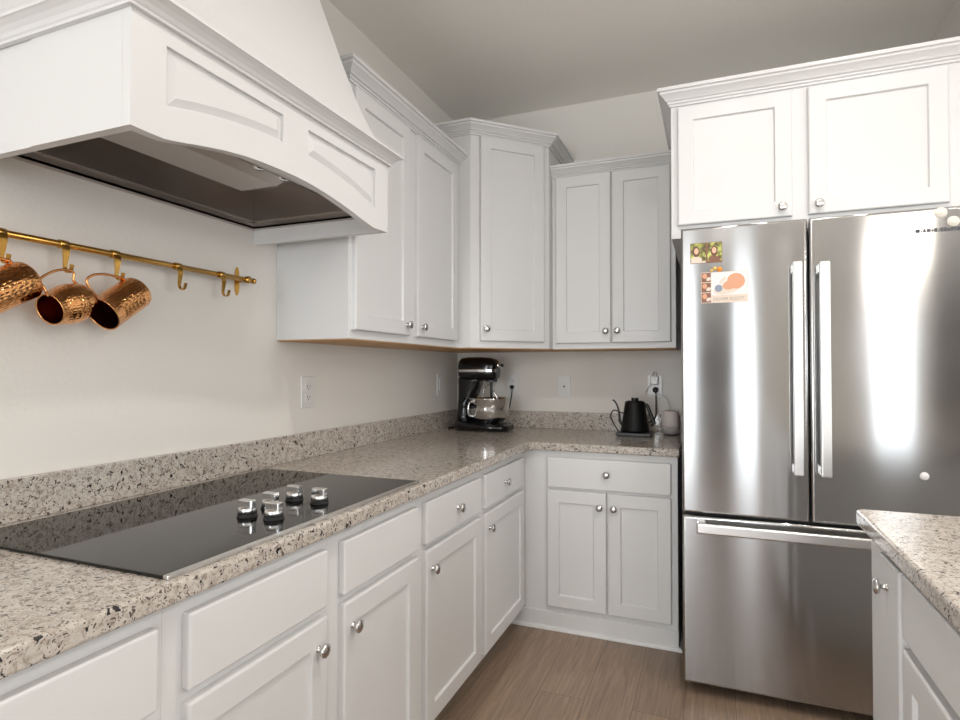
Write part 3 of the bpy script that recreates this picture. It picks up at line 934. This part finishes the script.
for (hy, lb) in hooks:
    bm = nb()
    # collar, tapered tongue and J
    lathe(bm, [(.0088, -.010), (.0112, -.010), (.0112, .010), (.0088, .010)], (RXX, hy, RZ), (0, 1, 0), 18)
    path = [(RXX + .010, RZ - .002), (RXX + .013, RZ - .020), (RXX + .010, RZ - .045), (RXX + .009, RZ - .058), (RXX + .014, RZ - .068), (RXX + .023, RZ - .071), (RXX + .031, RZ - .066), (RXX + .035, RZ - .052)]
    wd = [.010, .0085, .0055, .0045, .0040, .0040, .0042, .0048]
    sp = spline([(a, 0, b_) for a, b_ in path], 4)
    rows = []
    for i, p in enumerate(sp):
        q = i / (len(sp) - 1) * (len(wd) - 1); j = min(int(q), len(wd) - 2); hw = wd[j] + (wd[j + 1] - wd[j]) * (q - j)
        tg = (sp[min(i + 1, len(sp) - 1)] - sp[max(i - 1, 0)]).normalized(); nn = Vector((tg.z, 0, -tg.x)) * .0016
        rows.append([bm.verts.new((p.x + s_ * nn.x, hy + y_s * hw, p.z + s_ * nn.z)) for s_, y_s in ((1, -1), (1, 1), (-1, 1), (-1, -1))])
    for A, B in zip(rows, rows[1:]):
        for i in range(4): bm.faces.new((A[i], A[(i + 1) % 4], B[(i + 1) % 4], B[i]))
    bm.faces.new(rows[0]); bm.faces.new(rows[-1][::-1])
    tag(obj('hook', bm, 'brass', org=(RXX, hy, RZ)), lb, 'hook', 'brass hooks on the rail')

def mug(open_c, bot_c, prof, hook, label, r_wall, handle):
    """prof: (radius factor, 0..1 from opening to bottom)"""
    O = Vector(open_c); B = Vector(bot_c); ax = (B - O); L = ax.length; ax.normalize()
    t = thing('copper_mug', label, 'mug', tuple((O + B) / 2), 'copper mugs on the brass rail')
    bm = nb()
    P = [(r, h * L) for r, h in prof]
    out = P + [(P[-1][0] - .004, L + .002), (0, L + .002)]
    inn = [(max(r - .0025, .001), h) for r, h in P]
    lathe(bm, [(P[0][0] - .0025, 0.0), (P[0][0] - .001, -.0015), (P[0][0] + .0006, -.0008)] + out, O, ax, 48)
    bod = obj('body', bm, 'copper', t)
    bm = nb()
    lathe(bm, [(inn[0][0], 0.0)] + [(r, min(h + .001, L - .003)) for r, h in inn] + [(0, L - .003)], O, ax, 40)
    obj('lining', bm, 'copper_in', t, 'dark reddish inside')
    bm = nb()
    tube(bm, spline(handle, 7), .0032, 10)
    obj('handle', bm, 'copper_wire', t)
straight = [(.0455, 0), (.0452, .25), (.0450, .5), (.0448, .75), (.0445, .96), (.0425, 1.0)]
barrel = [(.0375, 0), (.0430, .18), (.0480, .42), (.0490, .58), (.0460, .80), (.0400, .95), (.0350, 1.0)]
X0 = .086
# right mug
mug((.097, -2.443, 1.414), (.082, -2.338, 1.486), straight, None, 'straight hammered copper mug, rightmost on the brass rail', 0,
    [(X0 + .0, -2.448, 1.455), (X0 - .004, -2.475, 1.492), (X0 - .004, -2.462, 1.512), (X0 - .003, -2.430, 1.520), (X0 - .004, -2.400, 1.519), (X0 - .004, -2.380, 1.518), (X0 - .006, -2.372, 1.510)])
# middle barrel mug
mug((.099, -2.572, 1.414), (.080, -2.476, 1.450), barrel, None, 'rounded barrel-shaped hammered copper mug hanging between the two straight mugs', 0,
    [(X0, -2.568, 1.446), (X0 - .003, -2.578, 1.468), (X0 - .004, -2.588, 1.480), (X0 - .004, -2.572, 1.497), (X0 - .004, -2.545, 1.5125), (X0 - .004, -2.518, 1.5165), (X0 - .004, -2.507, 1.510), (X0 - .004, -2.508, 1.494), (X0 - .004, -2.500, 1.486)])
# left mug, mostly out of frame
mug((.100, -2.735, 1.412), (.082, -2.614, 1.480), straight, None, 'straight copper mug with ribbed hammering, cut by the left edge', 0,
    [(X0, -2.735, 1.448), (X0 - .004, -2.755, 1.482), (X0 - .004, -2.74, 1.506), (X0 - .004, -2.70, 1.519), (X0 - .004, -2.655, 1.518), (X0 - .005, -2.640, 1.512)])

# ------------------------------------------------------------------ outlets and switches
def plate(name, wall, c, z, label, cat, kind):
    t = thing(name, label, cat, (0, c, z) if wall == 'L' else (c, 0, z))
    F = Frame((0, c, z), (0, 1, 0), (1, 0, 0)) if wall == 'L' else Frame((c, 0, z), (1, 0, 0), (0, -1, 0))
    bm = nb(); fbox(bm, F, -.040, .040, -.064, .064, .0004, .006, .0035, 3); obj('cover_plate', bm, 'plastic', t)
    if kind == 'duplex':
        for s_ in (-1, 1):
            bm = nb(); fbox(bm, F, -.018, .018, s_ * .022 - .016, s_ * .022 + .016, .0055, .0085, .004, 3); f = obj('receptacle', bm, 'plastic', t)
            bm = nb()
            fbox(bm, F, -.009, -.007, s_ * .022 - .004, s_ * .022 + .008, .008, .009); fbox(bm, F, .007, .009, s_ * .022 - .003, s_ * .022 + .007, .008, .009)
            lathe(bm, [(0, .0089), (.0028, .0089), (.0028, .008)], F.p(0, s_ * .022 - .009, 0), F.dw, 12)
            obj('slots', bm, 'slot', f)
    elif kind == 'rocker':
        bm = nb(); fbox(bm, F, -.018, .018, -.036, .036, .0055, .010, .002, 2); obj('rocker', bm, 'plastic', t)
    elif kind == 'jack':
        bm = nb(); lathe(bm, [(0, .011), (.004, .011), (.0055, .009), (.0055, .005)], F.p(0, 0, 0), F.dw, 16); obj('jack', bm, 'dark_grey', t)
    return F
plate('wall_outlet', 'L', -1.515, 1.180, 'white duplex outlet on the left wall, under the near end of the wall cabinet', 'outlet', 'duplex')
plate('light_switch', 'L', -.270, 1.180, 'white switch plate on the left wall close to the corner', 'switch', 'rocker')
plate('wall_outlet', 'B', .380, 1.184, 'white outlet on the back wall behind the stand mixer', 'outlet', 'duplex')
plate('cable_plate', 'B', .711, 1.170, 'white cable plate with one centre jack on the back wall', 'wall plate', 'jack')
plate('wall_outlet', 'B', 1.240, 1.178, 'white outlet on the back wall above the kettle, beside the fridge', 'outlet', 'duplex')

# ------------------------------------------------------------------ stand mixer
MY = -.262
t = thing('stand_mixer', 'black bowl-lift stand mixer with a steel bowl in the counter corner', 'stand mixer', (.29, MY, CT))
bm = nb()
loft(bm, [(.128, MY, CT + .028, .050, .024), (.140, MY, CT + .031, .088, .030), (.19, MY, CT + .032, .104, .031), (.26, MY, CT + .029, .112, .028), (.34, MY, CT + .025, .114, .024), (.41, MY, CT + .023, .104, .022), (.448, MY, CT + .021, .080, .020), (.460, MY, CT + .020, .050, .013)], 'x', 32, 3.0)
obj('base', bm, 'black_gloss', t)
bm = nb()
loft(bm, [(CT + .03, .180, MY, .052, .078), (CT + .09, .168, MY, .036, .066), (CT + .16, .172, MY, .038, .060), (CT + .20, .188, MY, .054, .060), (CT + .25, .200, MY, .066, .062), (CT + .29, .206, MY, .074, .066), (CT + .31, .21, MY, .076, .068)], 'z', 28, 3.0)
obj('column', bm, 'black_gloss', t)
bm = nb()
zc = 1.275
loft(bm, [(.140, MY, zc, .030, .032), (.144, MY, zc, .054, .052), (.160, MY, zc, .070, .066), (.20, MY, zc, .078, .071), (.28, MY, zc, .077, .071), (.33, MY, zc - .001, .072, .068), (.360, MY, zc - .004, .064, .062), (.374, MY, zc - .006, .050, .050), (.380, MY, zc - .006, .034, .036)], 'x', 32, 3.2)
hd = obj('motor_head', bm, 'black_gloss', t)
bm = nb()
pts_ = [(.1415, .046), (.158, .0725), (.20, .0802), (.28, .0795), (.33, .0742), (.361, .0665), (.379, .047)]
ol = [(x, MY - h) for x, h in pts_] + [(x, MY + h) for x, h in pts_[::-1]]
prism(bm, ol, 1.257, 1.274, .002)
obj('trim_band', bm, 'chrome', hd, 'chrome band round the motor head')
bm = nb()
lathe(bm, [(0, .390), (.016, .388), (.017, .380), (.017, .365)], (0, MY - .004, 1.297), (1, 0, 0), 20)
obj('hub_cap', bm, 'chrome', hd)
bm = nb(); tube(bm, [(.386, MY - .004, 1.297), (.400, MY - .004, 1.297)], .004, 10)
lathe(bm, [(0, 0), (.008, .002), (.010, .009), (.007, .016), (0, .018)], (.396, MY - .004, 1.297), (1, 0, 0), 16)
obj('hub_screw', bm, 'black', hd)
bm = nb(); lathe(bm, [(.036, 0), (.036, .022), (.030, .030), (.030, .036)], (.335, MY, 1.200), (0, 0, 1), 24)
tube(bm, [(.335, MY, 1.21), (.335, MY, 1.10)], .008, 12)
obj('beater_shaft', bm, 'dark_grey', t)
bm = nb()
tube(bm, spline([(.335, MY, 1.19), (.30, MY - .0, 1.17), (.283, MY, 1.13), (.275, MY, 1.08), (.30, MY, 1.0), (.335, MY, .985), (.37, MY, 1.0), (.385, MY, 1.07), (.345, MY, 1.15)], 6), .0035, 8)
obj('beater', bm, 'chrome', t)
bm = nb()
bc = (.318, MY, CT + .050)
lathe(bm, [(0, 0), (.070, 0), (.072, .006), (.098, .014), (.116, .036), (.120, .08), (.122, .132), (.127, .138), (.127, .142), (.119, .141), (.117, .09), (.112, .04), (.095, .018), (.05, .012), (0, .010)], bc, seg=44)
bw = obj('bowl', bm, 'chrome', t, 'polished steel mixing bowl')
bm = nb(); tube(bm, spline([(.262, MY - .104, 1.085), (.252, MY - .128, 1.085), (.246, MY - .138, 1.05), (.248, MY - .132, 1.01), (.264, MY - .105, 1.0)], 6), .006, 10)
obj('bowl_handle', bm, 'chrome', bw)
for s_ in (-1, 1):
    bm = nb()
    tube(bm, spline([(.185, MY + s_ * .045, 1.055), (.20, MY + s_ * .085, 1.055), (.225, MY + s_ * .112, 1.055), (.275, MY + s_ * .124, 1.055)], 5), .008, 10)
    obj('bowl_arm', bm, 'black_gloss', t)
# lift lever on the side
bm = nb(); tube(bm, [(.19, MY - .048, 1.115), (.185, MY - .075, 1.10)], .005, 10); lathe(bm, [(0, -.012), (.010, -.006), (.012, .002), (.008, .010), (0, .012)], (.184, MY - .082, 1.095), (0, -1, 0), 14)
obj('lift_lever', bm, 'black', t)
bm = nb()
tube(bm, spline([(.14, MY + .03, .945), (.11, MY + .04, .935), (.09, MY + .02, .922), (.075, MY - .03, .9185), (.06, MY + .02, .9185), (.06, -.10, .9185), (.12, -.06, .9185), (.30, -.055, .93), (.365, -.045, 1.02), (.385, -.035, 1.12), (.383, -.028, 1.158)], 8), .0032, 8)
lathe(bm, [(0, .030), (.010, .029), (.013, .020), (.013, .010), (0, .009)], (.380, 0, 1.163), (0, -1, 0), 14)
obj('power_cord', bm, 'rubber', t)

# ------------------------------------------------------------------ kettle on its base
KX, KY = 1.152, -.205
t = thing('electric_kettle', 'matte black gooseneck electric kettle on a flat heating base', 'kettle', (KX, KY, CT))
bm = nb(); box(bm, KX - .092, KX + .092, KY - .092, KY + .080, CT + .003, CT + .020, .005, 3)
box(bm, KX - .08, KX + .08, KY - .08, KY + .07, CT + .0003, CT + .004)
bs = obj('heating_base', bm, 'dark_grey', t, 'flat dark grey base plate')
bm = nb(); box(bm, KX + .055, KX + .075, KY - .0935, KY - .090, CT + .008, CT + .014, .001); obj('control_dial', bm, 'black', bs)
bm = nb()
lathe(bm, [(0, 0), (.064, 0), (.075, .003), (.0765, .008), (.074, .020), (.0610, .10), (.0540, .150), (.0525, .160), (.050, .163), (.0, .163)], (KX, KY, CT + .021), seg=48)
obj('body', bm, 'kettle', t)
bm = nb()
lathe(bm, [(0, .163), (.044, .163), (.043, .167), (.020, .168), (.019, .172), (.021, .180), (.018, .183), (0, .183)], (KX, KY, CT + .021), seg=32)
obj('lid', bm, 'black', t)
bm = nb()
tube(bm, spline([(KX - .060, KY - .01, CT + .045), (KX - .078, KY - .012, CT + .075), (KX - .082, KY - .012, CT + .11), (KX - .090, KY - .012, CT + .150), (KX - .104, KY - .012, CT + .180), (KX - .118, KY - .012, CT + .192)], 7), [.009 - .0045 * min(1, i / 22) for i in range(36)], 12)
obj('gooseneck_spout', bm, 'black', t)
bm = nb()
tube(bm, spline([(KX + .046, KY - .01, CT + .160), (KX + .062, KY - .014, CT + .166), (KX + .073, KY - .016, CT + .150), (KX + .084, KY - .018, CT + .12), (KX + .100, KY - .02, CT + .080), (KX + .106, KY - .02, CT + .066)], 6), .0095, 12)
tube(bm, [(KX + .101, KY - .02, CT + .070), (KX + .088, KY - .015, CT + .056)], .006, 10)
obj('handle', bm, 'black', t)
bm = nb()
tube(bm, spline([(KX - .090, KY + .03, CT + .012), (KX - .105, KY + .04, CT + .03), (KX - .130, KY + .05, CT + .07), (KX - .138, KY + .05, CT + .105), (KX - .120, KY + .05, CT + .130), (KX - .085, KY + .06, CT + .118), (KX - .04, KY + .10, CT + .10), (KX + .05, KY + .14, CT + .06), (KX + .092, KY + .165, CT + .09), (KX + .096, KY + .172, CT + .16), (KX + .094, KY + .176, CT + .225)], 8), .0038, 8)
lathe(bm, [(0, .032), (.013, .031), (.0165, .022), (.015, .010), (0, .009)], (1.244, 0, 1.156), (0, -1, 0), 18)
obj('power_cord', bm, 'rubber', t, 'black cord looping up to the wall plug')

# charger and its white cord, speaker
bm = nb()
box(bm, 1.216, 1.260, -.034, -.0095, 1.186, 1.236, .005, 3)
tube(bm, spline([(1.225, -.028, 1.238), (1.232, -.030, 1.256), (1.244, -.030, 1.258), (1.250, -.028, 1.238)], 5), .003, 8)
ch = tag(obj('charger', bm, 'plastic', org=(1.24, -.02, 1.2)), 'white plug-in charger in the outlet above the kettle', 'charger')
bm = nb()
tube(bm, spline([(1.222, -.030, 1.186), (1.200, -.034, 1.165), (1.192, -.034, 1.14), (1.215, -.035, 1.125), (1.262, -.035, 1.13), (1.300, -.04, 1.11), (1.318, -.055, 1.07), (1.320, -.066, 1.044)], 8), .0026, 8)
obj('cord', bm, 'plastic', ch)
bm = nb()
tube(bm, spline([(1.262, -.05, .9175), (1.270, -.06, .93), (1.266, -.04, .965), (1.280, -.045, 1.0), (1.270, -.05, .96), (1.288, -.06, .93), (1.256, -.09, .9175), (1.300, -.10, .9175)], 8), .0028, 8)
tag(obj('loose_cord', bm, 'plastic'), 'loose white cord bunched on the counter between kettle and speaker', 'cord')
M['spk_top'] = mat('pale_pink_fabric', (0.66, 0.58, 0.55), 0.8)
M['spk_low'] = mat('warm_grey_fabric', (0.42, 0.385, 0.37), 0.85)
SX, SY = 1.330, -.108
t = thing('smart_speaker', 'small pale round speaker on the counter between kettle and refrigerator', 'speaker', (SX, SY, CT))
bm = nb(); lathe(bm, [(.045, .045), (.0465, .055), (.0435, .100), (.0385, .124), (.036, .129), (.030, .1295), (0, .1275)], (SX, SY, CT + .003), seg=36); obj('upper_shell', bm, 'spk_top', t)
bm = nb(); lathe(bm, [(0, .002), (.036, .002), (.043, .012), (.0465, .030), (.0460, .045), (.045, .045)], (SX, SY, CT + .003), seg=36); obj('lower_shell', bm, 'spk_low', t, 'darker grey lower band')
bm = nb(); lathe(bm, [(0, 0), (.034, 0), (.035, .006), (0, .006)], (SX, SY, CT + .0003), seg=28); obj('foot', bm, 'rubber', t)
